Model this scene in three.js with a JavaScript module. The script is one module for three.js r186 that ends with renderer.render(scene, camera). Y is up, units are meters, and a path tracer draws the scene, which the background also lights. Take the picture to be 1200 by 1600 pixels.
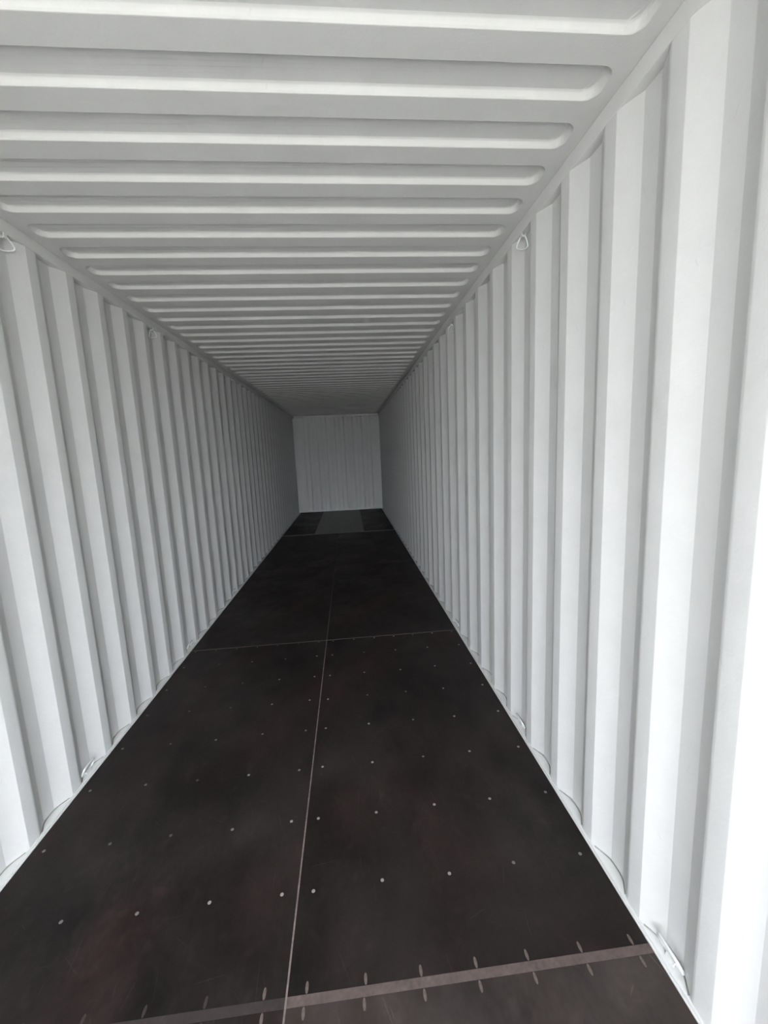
import * as THREE from 'three';
import { mergeGeometries, toCreasedNormals } from 'three/addons/utils/BufferGeometryUtils.js';
import { ImprovedNoise } from 'three/addons/math/ImprovedNoise.js';

// ------------------------------------------------------------------ camera, sky, exposure
const scene = new THREE.Scene();
const camera = new THREE.PerspectiveCamera(2 * Math.atan(800 / 634.93) * 180 / Math.PI, 0.75, 0.02, 200);
camera.rotation.order = 'YXZ';
camera.position.set(0.276, 1.628, 0);
camera.rotation.set(-0.1468, -0.0813, -0.0442);
camera.updateMatrixWorld();

const EXPOSURE = 3.75;
{ // veiled sky: a little brighter overhead, and brighter towards the side where the hidden sun stands (behind the camera, to its right)
  const w = 64, h = 32, d = new Float32Array(w * h * 4);
  for (let j = 0; j < h; j++) for (let i = 0; i < w; i++) {
    const el = Math.max(0, Math.sin(((j + 0.5) / h - 0.5) * Math.PI));
    const az = Math.PI * 2 * ((i + 0.5) / w - 0.5);
    const L = 4.05 * (0.75 + 0.25 * el) * (1 + 0.6 * Math.cos(az - 0.55)), o = (j * w + i) * 4;
    d[o] = L * 0.95; d[o + 1] = L * 1.0; d[o + 2] = L * 1.08; d[o + 3] = 1;
  }
  const t = new THREE.DataTexture(d, w, h, THREE.RGBAFormat, THREE.FloatType);
  t.mapping = THREE.EquirectangularReflectionMapping;
  t.magFilter = t.minFilter = THREE.LinearFilter; t.needsUpdate = true;
  scene.background = t;
}
const renderer = new THREE.WebGLRenderer({ antialias: true });
renderer.toneMapping = THREE.LinearToneMapping;
renderer.toneMappingExposure = EXPOSURE;
renderer.shadowMap.enabled = true;

// ------------------------------------------------------------------ small helpers
let seed = 7;
const rnd = () => { seed = (seed * 1664525 + 1013904223) >>> 0; return seed / 4294967296; };
const noise = new ImprovedNoise();
const used = {};
function numbered(n) { const k = used[n] = (used[n] ?? -1) + 1; return k ? `${n}_${String(k).padStart(3, '0')}` : n; }
function put(o, parent) {
  if (o.isMesh) { o.castShadow = true; o.receiveShadow = true; }
  parent.add(o); return o;
}
function part(name, geo, mat, parent, pos) {
  const m = new THREE.Mesh(geo, mat); m.name = numbered(name);
  if (pos) m.position.set(...pos);
  return put(m, parent);
}
function top(name, label, category, opt = {}) {
  const g = opt.geo ? new THREE.Mesh(opt.geo, opt.mat) : new THREE.Group();
  g.name = numbered(name); g.userData = { label, category };
  if (opt.group) g.userData.group = opt.group;
  if (opt.kind) g.userData.kind = opt.kind;
  if (opt.pos) g.position.set(...opt.pos);
  return put(g, scene);
}
// uv in metres from the dominant normal axis, with an optional offset
function boxUV(g, ou = 0, ov = 0) {
  const p = g.attributes.position, n = g.attributes.normal, uv = new Float32Array(p.count * 2);
  for (let i = 0; i < p.count; i++) {
    const ax = Math.abs(n.getX(i)), ay = Math.abs(n.getY(i)), az = Math.abs(n.getZ(i));
    let u, v;
    if (ay >= ax && ay >= az) { u = p.getX(i); v = p.getZ(i); }
    else if (ax >= az) { u = p.getZ(i); v = p.getY(i); } else { u = p.getX(i); v = p.getY(i); }
    uv[i * 2] = u + ou; uv[i * 2 + 1] = v + ov;
  }
  g.setAttribute('uv', new THREE.BufferAttribute(uv, 2)); return g;
}
// closed polygon [[a, b], ...] swept along c from c0 to c1; place(a, b, c) -> [x, y, z]
function sweep(poly, c0, c1, place, crease = 0.6) {
  const v2 = poly.map(([a, b]) => new THREE.Vector2(a, b));
  if (THREE.ShapeUtils.isClockWise(v2)) v2.reverse();
  const tri = [], P = (q, c) => place(q.x, q.y, c), n = v2.length;
  for (let i = 0; i < n; i++) {
    const a = v2[i], b = v2[(i + 1) % n];
    tri.push(P(a, c0), P(b, c0), P(b, c1), P(a, c0), P(b, c1), P(a, c1));
  }
  for (const [i, j, k] of THREE.ShapeUtils.triangulateShape(v2, [])) {
    tri.push(P(v2[i], c1), P(v2[j], c1), P(v2[k], c1), P(v2[i], c0), P(v2[k], c0), P(v2[j], c0));
  }
  // a mirrored placement turns every face round
  const e = [place(0, 0, 0), place(1, 0, 0), place(0, 1, 0), place(0, 0, 1)].map((q) => new THREE.Vector3(...q));
  const det = e[1].sub(e[0]).cross(e[2].clone().sub(e[0])).dot(e[3].sub(e[0]));
  if (det < 0) for (let i = 0; i < tri.length; i += 3) [tri[i + 1], tri[i + 2]] = [tri[i + 2], tri[i + 1]];
  const g = new THREE.BufferGeometry();
  g.setAttribute('position', new THREE.BufferAttribute(new Float32Array(tri.flat()), 3));
  g.computeVertexNormals();
  return boxUV(toCreasedNormals(g, crease));
}
// an open line with its corners rounded
function rounded(pts, r, n = 4) {
  const out = [pts[0]];
  for (let i = 1; i < pts.length - 1; i++) {
    const p = new THREE.Vector2(...pts[i]), a = new THREE.Vector2(...pts[i - 1]).sub(p), b = new THREE.Vector2(...pts[i + 1]).sub(p);
    const cut = Math.min(r, a.length() * 0.45, b.length() * 0.45);
    a.setLength(cut).add(p); b.setLength(cut).add(p);
    for (let k = 0; k <= n; k++) {
      const t = k / n, s = 1 - t;
      out.push([s * s * a.x + 2 * s * t * p.x + t * t * b.x, s * s * a.y + 2 * s * t * p.y + t * t * b.y]);
    }
  }
  out.push(pts[pts.length - 1]); return out;
}
// a sheet of thickness t that follows an open line (t to the side of growing depth)
const sheet = (line, t) => [...line, ...line.map(([s, d]) => [s, d + t]).reverse()];
function roundRect(x0, x1, y0, y1, r, n = 4) {
  const c = [[x1 - r, y1 - r, 0], [x0 + r, y1 - r, 1], [x0 + r, y0 + r, 2], [x1 - r, y0 + r, 3]], o = [];
  for (const [cx, cy, q] of c) for (let k = 0; k <= n; k++) {
    const a = (q + k / n) * Math.PI / 2; o.push([cx + r * Math.cos(a), cy + r * Math.sin(a)]);
  }
  return o;
}
const alongZ = (a, b, c) => [a, b, c], alongX = (a, b, c) => [c, b, a], alongY = (a, b, c) => [a, c, b];
const barZ = (x0, x1, y0, y1, z0, z1, r = 0.002) => sweep(roundRect(x0, x1, y0, y1, r), z0, z1, alongZ);
const barX = (x0, x1, y0, y1, z0, z1, r = 0.002) => sweep(roundRect(z0, z1, y0, y1, r), x0, x1, alongX);
const slab = (x0, x1, y0, y1, z0, z1, r = 0.002) => sweep(roundRect(x0, x1, z0, z1, r, 2), y0, y1, alongY);

// ------------------------------------------------------------------ procedural textures
function dataTexture(size, fn, repeat, srgb = true) {
  const d = new Uint8Array(size * size * 4);
  for (let j = 0; j < size; j++) for (let i = 0; i < size; i++) {
    const c = fn(i / size, j / size), o = (j * size + i) * 4;
    for (let k = 0; k < 3; k++) d[o + k] = Math.max(0, Math.min(255, Math.round(c[k] * 255)));
    d[o + 3] = 255;
  }
  const t = new THREE.DataTexture(d, size, size);
  t.wrapS = t.wrapT = THREE.RepeatWrapping; t.magFilter = THREE.LinearFilter;
  t.minFilter = THREE.LinearMipmapLinearFilter; t.generateMipmaps = true;
  if (srgb) t.colorSpace = THREE.SRGBColorSpace;
  t.repeat.set(1 / repeat[0], 1 / repeat[1]); t.needsUpdate = true; return t;
}
// tiling noise from four blended copies
function tile(u, v, f, z) {
  const s = (a, b) => noise.noise(a * f, b * f, z);
  return s(u, v) * (1 - u) * (1 - v) + s(u - 1, v) * u * (1 - v) + s(u, v - 1) * (1 - u) * v + s(u - 1, v - 1) * u * v;
}
function scratches(size, count, len, seed0) { // faint straight scuffs, as a field
  seed = seed0; const f = new Float32Array(size * size);
  for (let k = 0; k < count; k++) {
    let x = rnd() * size, y = rnd() * size; const a = (rnd() - 0.5) * 1.3 + (rnd() < 0.7 ? Math.PI / 2 : 0), l = len * (0.2 + rnd()) * size, s = 0.2 + rnd() * 0.8;
    for (let t = 0; t < l; t += 0.6) {
      const i = ((Math.floor(x) % size) + size) % size, j = ((Math.floor(y) % size) + size) % size;
      f[j * size + i] = Math.max(f[j * size + i], s * Math.sin(Math.PI * t / l));
      x += Math.cos(a) * 0.6; y += Math.sin(a) * 0.6;
    }
  }
  return (u, v) => f[Math.min(size - 1, Math.floor(v * size)) * size + Math.min(size - 1, Math.floor(u * size))];
}
const paintScuff = scratches(512, 26, 0.03, 11);
const paintMap = dataTexture(512, (u, v) => {
  const n = 0.5 * tile(u, v, 5, 1.3) + 0.35 * tile(u, v, 18, 4.1) + 0.2 * tile(u, v, 70, 8.2);
  const k = 1 + 0.045 * n - 0.05 * paintScuff(u, v);
  return [0.845 * k, 0.844 * k, 0.836 * k];
}, [1.3, 1.7]);
const peel = dataTexture(256, (u, v) => { const n = 0.5 + 0.45 * tile(u, v, 40, 2.2) + 0.25 * tile(u, v, 90, 5.2); return [n, n, n]; }, [0.35, 0.35], false);
const boardScratch = scratches(1024, 240, 0.05, 23), boardSmear = scratches(256, 90, 0.08, 31);
const boardMap = dataTexture(1024, (u, v) => {
  const a = tile(u, v, 4, 2.7) + 0.5 * tile(u, v, 11, 6.1), b = tile(u, v, 6, 9.4), c = tile(u, v, 60, 3.3);
  const g = tile(u * 1, v, 150, 7.7);
  const s = boardScratch(u, v) * 0.085 + boardSmear(u, v) * 0.012;
  const m = tile(u, v, 14, 51.7), fleck = Math.max(0, tile(u, v, 44, 61.2) - 0.28);
  const k = 0.2 + 0.075 * a + 0.055 * m + 0.022 * c + 0.016 * g + 0.03 * Math.max(0, tile(u, v, 7, 41.3)) + 0.09 * fleck + s;
  return [k * (1.07 + 0.2 * Math.max(0, b)), k * (0.945 - 0.07 * b), k * (0.915 - 0.06 * b)];
}, [1.9, 2.6]);
const boardRough = dataTexture(512, (u, v) => { const n = 0.62 + 0.22 * tile(u, v, 5, 12.1) + 0.14 * tile(u, v, 22, 15.3) + 0.1 * boardScratch(u, v); return [n, n, n]; }, [1.9, 2.6], false);
const dustMap = dataTexture(256, (u, v) => { const n = 0.86 + 0.2 * tile(u, v, 9, 21.1) + 0.14 * tile(u, v, 40, 25.3); return [n, n, n]; }, [0.4, 0.4]);
const yardMap = dataTexture(256, (u, v) => { const n = 0.7 + 0.07 * tile(u, v, 6, 31.1) + 0.05 * tile(u, v, 50, 33.3); return [n, n * 0.98, n * 0.92]; }, [5, 5]);

// ------------------------------------------------------------------ materials
const M = {
  paint: new THREE.MeshPhysicalMaterial({ map: paintMap, bumpMap: peel, bumpScale: 0.0003, roughness: 0.6, specularIntensity: 0.5 }),
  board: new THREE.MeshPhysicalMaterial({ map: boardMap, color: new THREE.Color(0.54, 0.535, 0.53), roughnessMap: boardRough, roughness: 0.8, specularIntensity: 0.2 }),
  boardLighter: new THREE.MeshPhysicalMaterial({ map: boardMap, color: new THREE.Color(1, 0.98, 0.97), roughnessMap: boardRough, roughness: 0.9, specularIntensity: 0.2 }),  // lighter tone of the same board, for the nearest right one
  seal: new THREE.MeshStandardMaterial({ map: dustMap, color: new THREE.Color(0.26, 0.2, 0.19), roughness: 0.9 }),
  sealDim: new THREE.MeshStandardMaterial({ map: dustMap, color: new THREE.Color(0.15, 0.12, 0.11), roughness: 0.9 }),
  stripDusty: new THREE.MeshStandardMaterial({ map: dustMap, color: new THREE.Color(0.13, 0.095, 0.086), roughness: 0.9 }),
  stripDark: new THREE.MeshStandardMaterial({ map: dustMap, color: new THREE.Color(0.04, 0.028, 0.026), roughness: 0.8 }),
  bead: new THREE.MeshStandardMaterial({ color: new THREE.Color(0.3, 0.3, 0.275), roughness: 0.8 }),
  plate: new THREE.MeshStandardMaterial({ map: dustMap, color: new THREE.Color(0.34, 0.35, 0.31), roughness: 0.7 }),
  zinc: new THREE.MeshStandardMaterial({ color: new THREE.Color(0.86, 0.87, 0.86), roughness: 0.35, metalness: 0.4 }),
  screw: [[0.27, 0.26, 0.24], [0.15, 0.14, 0.13], [0.07, 0.062, 0.058]].map(([r, g, b]) => new THREE.MeshStandardMaterial({ color: new THREE.Color(r, g, b), roughness: 0.6, metalness: 0.1 })),
  screwMark: new THREE.MeshStandardMaterial({ map: dustMap, color: new THREE.Color(0.15, 0.115, 0.1), roughness: 0.9 }),
  yard: new THREE.MeshStandardMaterial({ map: yardMap, roughness: 0.95 }),
};

// ------------------------------------------------------------------ measures (metres; x right, y up, door towards +z)
const W = 1.18;                       // inner faces of the side wall ribs
const DOOR = 1.8, FRONT = -11.75;    // door sill, inner plane of the front wall
const RAIL0 = 2.657, RAIL1 = 2.717;   // top rail
const ROOF = 2.717, LEDGE = 0.008, EDGE = 1.166;
const PITCH = 0.278, DEPTH = 0.036, FLAT = 0.07, RUN = 0.068, T = 0.002;

// ground outside: what the door looks out on
{
  const g = new THREE.BoxGeometry(80, 0.3, 80);
  boxUV(g);
  top('ground', 'pale concrete yard that the container stands on', 'ground', { kind: 'structure', geo: g, mat: M.yard, pos: [0, -0.42, 20] });
}

// ------------------------------------------------------------------ side walls: corrugated panels of four ribs each
function ribLine() { // along s (towards the front wall = negative), d = depth away from the room
  const e = 0.006;
  return rounded([[RUN + e, DEPTH], [RUN, DEPTH], [0, 0], [-FLAT, 0], [-FLAT - RUN, DEPTH], [-FLAT - RUN - e, DEPTH]], 0.009);
}
function sideWall(name, label, side, z0, kMin, kMax) {
  const place = (s, d, c) => [side * (W + d), c, s];
  const wall = top(name, label, 'wall', { kind: 'structure' });
  const rib = sweep(sheet(ribLine(), T), LEDGE, RAIL0, place);
  // sealant and painted contact shade as one dark bead between recess and ledge
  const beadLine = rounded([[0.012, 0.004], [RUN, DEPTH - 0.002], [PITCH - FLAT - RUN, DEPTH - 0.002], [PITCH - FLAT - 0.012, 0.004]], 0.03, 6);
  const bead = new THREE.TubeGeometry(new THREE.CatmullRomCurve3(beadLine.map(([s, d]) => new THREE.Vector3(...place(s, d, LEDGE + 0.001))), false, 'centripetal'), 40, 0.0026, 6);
  const strip = (a, b) => sweep([[a, DEPTH], [b, DEPTH], [b, DEPTH + T], [a, DEPTH + T]], LEDGE, RAIL0, place);
  const inner = RUN + 0.006, outer = FLAT + RUN + 0.006;
  for (let k = kMin; k <= kMax; k += 4) {
    const n = Math.min(4, kMax - k + 1), zk = z0 - k * PITCH, strips = [];
    const first = k === kMin, last = k + n > kMax;
    if (first) strips.push(strip(inner, DOOR - zk));
    for (let i = 0; i < n; i++) {
      const a = -outer - i * PITCH, end = last && i === n - 1;
      strips.push(strip(end ? FRONT - 0.05 - zk : inner - (i + 1) * PITCH, a));
    }
    const panel = part('corrugated_panel', mergeGeometries(strips), M.paint, wall, [0, 0, zk]);
    for (let i = 0; i < n; i++) part('rib', rib, M.paint, panel, [0, 0, -i * PITCH]);
    for (let i = 0; i < n; i++) part('sealant_shade_bead', bead, M.bead, panel, [0, 0, -i * PITCH]);
  }
  return wall;
}
const zR = -1.0924, zL = -2.2002;
sideWall('wall_right', 'right wall of light grey corrugated steel, close beside the camera', 1, zR, -10, 37);
sideWall('wall_left', 'left wall of light grey corrugated steel, farther from the camera', -1, zL, -14, 33);

// ------------------------------------------------------------------ front (end) wall
{
  const P2 = 0.25, D2 = 0.045, zi = FRONT, flat = 0.086, run = 0.039;
  const place = (s, d, c) => [s, c, zi - d];
  const wall = top('wall_front', 'small grey corrugated steel end wall at the far end of the container', 'wall', { kind: 'structure' });
  const n = 8, s0 = -(n * P2) / 2 + 0.01;
  const line = (i) => rounded([[-0.043, 0], [0.043, 0], [0.043 + run, D2], [P2 - 0.043 - run, D2], [P2 - 0.043, 0]], 0.01);
  const strips = [[-1.24, s0 - 0.043], [s0 + n * P2 - 0.043, 1.24]].map(([a, b]) => sweep([[a, 0], [b, 0], [b, T], [a, T]], 0, RAIL0, place));
  const panel = part('corrugated_panel', mergeGeometries(strips), M.paint, wall);
  const rib = sweep(sheet(line(0), T), 0, RAIL0, place);
  for (let i = 0; i < n; i++) part('rib', rib, M.paint, panel, [s0 + i * P2, 0, 0]);
  part('header_rail', barX(-1.24, 1.24, RAIL0 - 0.005, ROOF, zi - 0.06, zi + 0.012, 0.005), M.paint, wall);
  part('sill_bar', barX(-1.165, 1.165, 0, 0.045, zi - 0.005, zi + 0.014, 0.004), M.paint, wall);
}

// ------------------------------------------------------------------ rails along the walls
for (const [side, word] of [[-1, 'left'], [1, 'right']]) {
  top('trim', `square grey steel top rail between the ${word} wall and the ceiling`, 'rail',
    { kind: 'structure', geo: barZ(Math.min(side * W, side * (W + 0.06)), Math.max(side * W, side * (W + 0.06)), RAIL0, RAIL1 - 0.0002, FRONT - 0.06, DOOR, 0.003), mat: M.paint });
  const prof = [[1.1675, -0.09], [1.1675, 0.0025], [1.169, 0.0045], [1.1725, 0.0045], [1.174, 0.001], [1.1765, 0.001], [1.178, 0.006], [1.181, LEDGE], [1.25, LEDGE], [1.25, -0.09]];
  top(`baseboard_${word}`, `pale steel bottom rail with scalloped ledges along the foot of the ${word} wall`, 'rail',
    { kind: 'structure', geo: sweep(prof.map(([x, y]) => [x * side, y]), FRONT - 0.06, DOOR, alongZ), mat: M.paint });
}

// ------------------------------------------------------------------ door end (behind the camera): posts, header, sill
{
  const f = top('door_1', 'grey steel door frame round the open container end behind the camera', 'door frame', { kind: 'structure' });
  part('header', barX(-1.26, 1.26, 2.6, 2.79, DOOR, DOOR + 0.1, 0.008), M.paint, f);
  for (const s of [-1, 1]) part('corner_post', barX(Math.min(s * 1.17, s * 1.26), Math.max(s * 1.17, s * 1.26), 0, 2.6, DOOR, DOOR + 0.1, 0.008), M.paint, f);
  part('sill', barX(-1.26, 1.26, -0.15, 0, DOOR, DOOR + 0.1, 0.006), M.paint, f);
}

// ------------------------------------------------------------------ ceiling: pressed roof panels, five long ribs each
{
  const RP = 0.209, A = 1.131, B = 0.062, R = 0.045, H = 0.02, zRoof = -1.2158;
  const outline = (inset) => roundRect(-A + inset, A - inset, -B + inset, B - inset, Math.max(0.012, R - inset * 0.6), 7);
  const rings = [[-0.006, 0.0022], [0, 0.0012], [0.0005, 0.0], [0.003, 0.0009], [0.006, 0.0045], [0.0125, 0.0158], [0.0155, 0.0192], [0.019, H]];
  const back = [[0.017, H + T], [0.0125, 0.0192], [0.004, 0.0058], [0.0, 0.0034], [-0.006, 0.0032]];
  const all = [...rings, 'cap', ...back], tri = [];
  const at = ([i, h]) => outline(i).map(([x, z]) => [x, h, z]);
  const join = (p, q) => { for (let i = 0; i < p.length; i++) { const j = (i + 1) % p.length; tri.push(p[i], q[i], q[j], p[i], q[j], p[j]); } };
  const cap = (p, up) => { for (let i = 1; i < p.length - 1; i++) tri.push(...(up ? [p[0], p[i + 1], p[i]] : [p[0], p[i], p[i + 1]])); };
  for (let i = 1; i < rings.length; i++) join(at(rings[i - 1]), at(rings[i]));
  cap(at(rings[rings.length - 1]), false);
  cap(at(back[0]), true);
  for (let i = 1; i < back.length; i++) join(at(back[i - 1]), at(back[i]));
  join(at(back[back.length - 1]), at(rings[0]));
  let g = new THREE.BufferGeometry();
  g.setAttribute('position', new THREE.BufferAttribute(new Float32Array(tri.flat()), 3));
  g.computeVertexNormals();
  const rib = boxUV(toCreasedNormals(g, 0.7));
  const ceiling = top('ceiling', 'light grey pressed steel roof with long cross ribs over the whole container', 'ceiling', { kind: 'structure' });
  const kMin = -13, kMax = 49, flat = (RP - 2 * B) / 2;
  for (let k = kMin; k <= kMax; k += 5) {
    const n = Math.min(5, kMax - k + 1), zc = zRoof + B - k * RP;
    const za = k === kMin ? DOOR + 0.05 - zc : B + flat, zb = k + n > kMax ? FRONT - 0.06 - zc : -(n - 1) * RP - B - flat;
    const sh = new THREE.Shape([[-1.24, za], [1.24, za], [1.24, zb], [-1.24, zb]].map(([x, z]) => new THREE.Vector2(x, z)));
    for (let i = 0; i < n; i++) sh.holes.push(new THREE.Path(outline(0).map(([x, z]) => new THREE.Vector2(x, z - i * RP))));
    const s = new THREE.ExtrudeGeometry(sh, { depth: T, bevelEnabled: false });
    s.rotateX(Math.PI / 2); // shape y -> z, depth -> -y
    s.translate(0, T, 0);
    const panel = part('roof_panel', boxUV(s), M.paint, ceiling, [0, ROOF, zc]);
    for (let i = 0; i < n; i++) part('rib', rib, M.paint, panel, [0, 0, -i * RP]);
  }
}

// ------------------------------------------------------------------ floor: plywood boards, seams, screws, gooseneck tunnel
{
  const floor = top('floor', 'dark brown plywood container floor with pale seams and rows of screws', 'floor', { kind: 'structure' });
  const S1 = -1.0225, S2 = -3.4354, S3 = -5.8547, S4 = -8.366, XC = -0.003, TH = 0.028;
  const g1 = 0.013, g2 = 0.004, g3 = 0.003, cs = 0.0028;
  const board = (x0, x1, z0, z1, m = M.board) => {
    const g = slab(x0, x1, -TH, 0, z1, z0, 0.0015); boxUV(g, rnd() * 3, rnd() * 3);
    return part('plywood_board', g, m, floor);
  };
  // a countersunk screw head with a cross recess
  const headShape = new THREE.Shape(); headShape.absarc(0, 0, 0.0058, 0, Math.PI * 2);
  const cross = new THREE.Path([[1, 4], [1, 1], [4, 1], [4, -1], [1, -1], [1, -4], [-1, -4], [-1, -1], [-4, -1], [-4, 1], [-1, 1], [-1, 4]].map(([x, y]) => new THREE.Vector2(x * 0.0007, y * 0.0007)));
  headShape.holes.push(cross);
  const head = new THREE.ExtrudeGeometry(headShape, { depth: 0.0016, bevelEnabled: true, bevelSize: 0.0008, bevelThickness: 0.0005, bevelSegments: 1, curveSegments: 10 });
  head.rotateX(-Math.PI / 2); head.translate(0, -0.0012, 0);
  // along the near seam each screw mark is drawn long, as an ellipse
  const longMarkShape = new THREE.Shape(Array.from({ length: 16 }, (_, i) => new THREE.Vector2(0.0042 * Math.cos(i * Math.PI / 8), 0.0145 * Math.sin(i * Math.PI / 8))));
  const longMark = new THREE.ExtrudeGeometry(longMarkShape, { depth: 0.0012, bevelEnabled: true, bevelSize: 0.0008, bevelThickness: 0.0004, bevelSegments: 1 });
  longMark.rotateX(-Math.PI / 2); longMark.translate(0, -0.0008, 0);
  const turned = [0, 1, 2].map((i) => head.clone().rotateY(0.4 + i * 0.9));
  const COLS = { 1: [0.055, 0.311, 0.582, 0.841, 1.118], '-1': [-0.067, -0.325, -0.591, -0.85, -1.118] };
  const SEAM = { 1: [0.055, 0.237, 0.417, 0.591, 0.763, 0.938, 1.118], '-1': [-0.07, -0.246, -0.428, -0.6, -0.775, -0.95, -1.12] };
  const ROWS = [-1.339, -1.642, -1.95, -2.254, -2.555, -2.846, -3.155];
  function screws(b, side, za, zb) {
    for (const r of ROWS) {
      if (r > za - 0.05 || r < zb + 0.05) continue;
      for (const c of COLS[side]) {
        const v = side > 0 ? (rnd() < 0.65 ? 0 : 1) : (Math.abs(c) < 0.4 ? (rnd() < 0.5 ? 0 : 1) : (rnd() < 0.35 ? 1 : 2));
        part('screw', turned[Math.floor(rnd() * 3)], M.screw[v], b, [c + (rnd() - 0.5) * 0.012, 0.0002, r + (rnd() - 0.5) * 0.012]);
      }
    }
  }
  function seamScrews(b, side, z, long) {
    for (const c of SEAM[side]) {
      if (long) part('long_screw_mark', longMark, side > 0 || c > -0.1 ? M.screwMark : M.stripDark, b, [c + (rnd() - 0.5) * 0.008, 0, z]);
      else part('screw', turned[Math.floor(rnd() * 3)], M.screw[side > 0 ? Math.floor(rnd() * 2) : 2], b, [c, 0.0002, z]);
    }
  }
  for (const side of [1, -1]) {
    const x0 = side > 0 ? XC + cs : -EDGE, x1 = side > 0 ? EDGE : XC - cs;
    let b = board(x0, x1, DOOR, S1 + g1, side > 0 ? M.boardLighter : M.board); screws(b, side, DOOR, S1); seamScrews(b, side, S1 + g1 + 0.0165, true);
    b = board(x0, x1, S1 - g1, S2 + g2); screws(b, side, S1, S2); seamScrews(b, side, S1 - g1 - 0.0165, true); seamScrews(b, side, S2 + 0.026, false);
    b = board(x0, x1, S2 - g2, S3 + (side > 0 ? g3 : 0.0004)); screws(b, side, S2, S3);
    b = board(x0, side > 0 ? x1 : XC + 0.0, S3 - (side > 0 ? g3 : 0.0004), S4 + 0.022);
    // strips beside the tunnel plate
    board(side > 0 ? 0.524 : -EDGE, side > 0 ? EDGE : -0.507, S4 - 0.022, FRONT);
  }
  const strip = (name, m, x0, x1, z0, z1, h = 0.0006, label) => {
    const s = part(name, slab(x0, x1, -0.02, h, z1, z0, 0.0004), m, floor);
    if (label) s.userData.label = label; return s;
  };
  strip('joint_strip', M.stripDusty, XC + cs, EDGE, S1 + g1, S1 - g1, 0.0006, 'dusty pinkish brown strip across the nearest board joint');
  strip('joint_strip', M.stripDark, -EDGE, XC - cs, S1 + g1, S1 - g1, 0.0006, 'dark brown strip across the nearest board joint');
  strip('joint_seal', M.seal, XC - cs, XC + cs, DOOR, S1 - g1, 0.001);
  strip('joint_seal', M.seal, XC - cs, XC + cs, S1 - g1, S2, 0.001);
  strip('joint_seal', M.sealDim, XC - cs, XC + cs, S2, S3, 0.001);
  strip('joint_seal', M.sealDim, XC + cs, EDGE, S2 + g2, S2 - g2);
  strip('joint_seal', M.sealDim, -EDGE, XC - cs, S2 + g2, S2 - g2);
  strip('joint_seal', M.sealDim, XC + cs, EDGE, S3 + g3, S3 - g3);
  const bar = strip('tunnel_edge_bar', M.plate, -EDGE, EDGE, S4 + 0.022, S4 - 0.022, 0.003, 'pale steel bar across the floor where the raised tunnel plate begins');
  const tp = part('tunnel_plate', slab(-0.507, 0.524, -0.02, 0.002, FRONT, S4 - 0.022, 0.001), M.plate, floor);
  tp.userData.label = 'grey steel plate in the middle of the far floor';
  part('subfloor', slab(-EDGE, EDGE, -0.06, -TH - 0.0005, FRONT - 0.05, DOOR, 0.001), M.bead, floor);
}

// ------------------------------------------------------------------ lashing rings
function rodLoop(pts, r, n = 72) {
  const c = new THREE.CatmullRomCurve3(pts.map((p) => new THREE.Vector3(...p)), true, 'centripetal');
  return new THREE.TubeGeometry(c, n, r, 10, true);
}
function corners(w, h, r) { // rounded rectangle loop in the plane (z along, y up), foot at y = 0
  return roundRect(-w / 2, w / 2, 0, h, r, 4);
}
// a loop that stands on the ledge and leans against the wall, held by a welded clip
const floorLoop = rodLoop(corners(0.088, 0.05, 0.018).map(([z, y]) => [0.012 - y * 0.42, 0.007 + y * 0.9, z]), 0.0056);
const clip = (() => {
  const line = rounded([[-0.013, 0], [-0.011, 0.0135], [0.011, 0.0135], [0.013, 0]], 0.008, 5);
  return sweep([...line, ...line.map(([a, b]) => [a * 0.62, b - 0.004]).reverse()], -0.016, 0.016, (a, b, c) => [0.012 + a, b, c]);
})();
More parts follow.
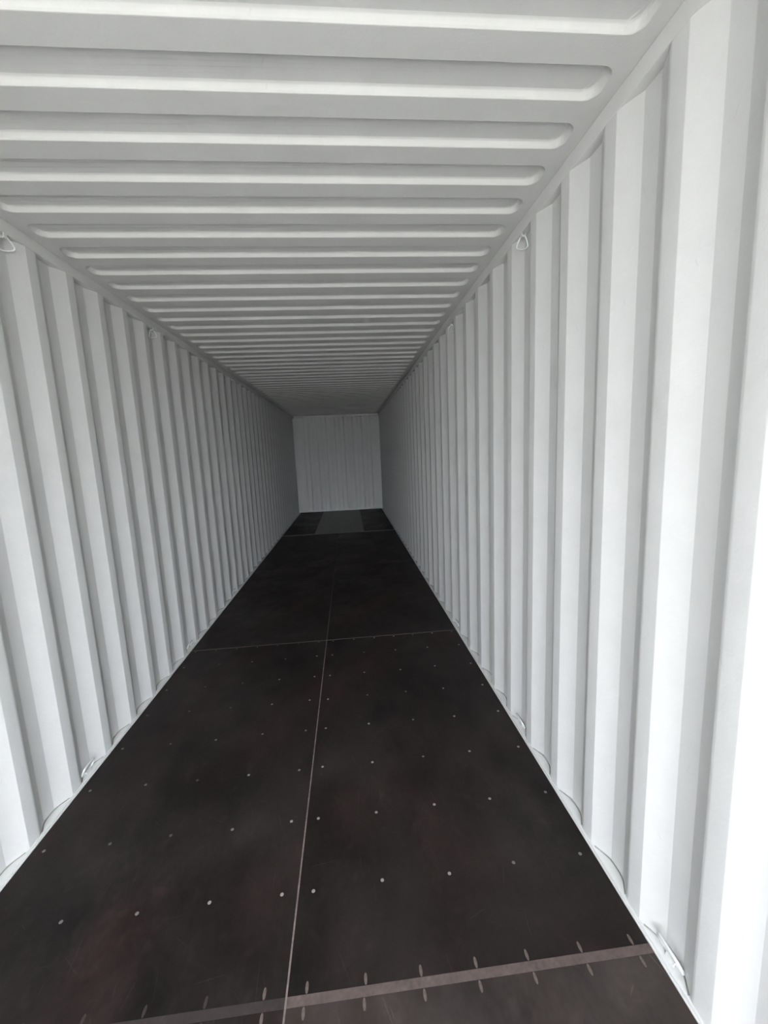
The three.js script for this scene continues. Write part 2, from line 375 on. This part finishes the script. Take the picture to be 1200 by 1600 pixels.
// a hanging loop: narrow at the lug, wide below
const hangLoop = rodLoop([[0, 0, -0.012], [0, 0.004, 0], [0, 0, 0.012], [0, -0.03, 0.03], [0, -0.056, 0.036], [0, -0.066, 0.026], [0, -0.066, -0.026], [0, -0.056, -0.036], [0, -0.03, -0.03]], 0.0048);
const lug = (() => {
  const line = rounded([[-0.012, 0.014], [-0.012, -0.008], [0.012, -0.008], [0.012, 0.014]], 0.01, 5);
  return sweep([...line, ...line.map(([a, b]) => [a * 0.6, b + (b < 0.01 ? 0.0045 : 0)]).reverse()], -0.009, 0.009, (a, b, c) => [a, b, c]);
})();
function floorRing(label, side, z) {
  const t = top('lashing_ring', label, 'lashing ring', { pos: [side * 1.192, LEDGE, z] });
  if (side < 0) t.rotation.y = Math.PI;
  const r = part('ring', floorLoop, M.zinc, t); r.userData.label = 'bright zinc rod loop';
  part('clip', clip, M.paint, t);
  return t;
}
function roofRing(label, side, z, swing) {
  const t = top('lashing_ring', label, 'lashing ring', { pos: [side * 1.192, RAIL0 - 0.012, z] });
  if (side < 0) t.rotation.y = Math.PI;
  const r = part('ring', hangLoop, M.zinc, t); r.userData.label = 'bright zinc rod loop';
  r.rotation.set(swing, side * 0.7, 0.1); r.scale.setScalar(0.8);
  part('lug', lug, M.paint, t);
  return t;
}
const zr = (k) => zR + RUN + 0.036 - k * PITCH, zl = (k) => zL + RUN + 0.036 - k * PITCH;
floorRing('zinc lashing ring on the right bottom rail next to the brown floor strip', 1, zr(0) + 0.008);
floorRing('zinc lashing ring on the right bottom rail, second one from the camera', 1, zr(4));
floorRing('small zinc lashing ring on the right bottom rail, third and farthest one seen', 1, zr(9));
floorRing('zinc lashing ring on the left bottom rail, nearest one to the camera', -1, zl(0) + 0.02);
floorRing('zinc lashing ring on the left bottom rail where the second floor seam meets the wall', -1, zl(5));
floorRing('tiny zinc lashing ring on the left bottom rail, third and farthest one seen', -1, zl(10));
roofRing('zinc lashing ring hanging under the right top rail, nearer of the two', 1, zr(4), 0.35);
roofRing('zinc lashing ring hanging under the right top rail, farther of the two', 1, zr(9), 0.3);
roofRing('zinc lashing ring under the left top rail, cut by the photo edge', -1, zl(0), -0.35);
roofRing('zinc lashing ring hanging under the left top rail, farther of the two', -1, zl(5), -0.3);

renderer.render(scene, camera);
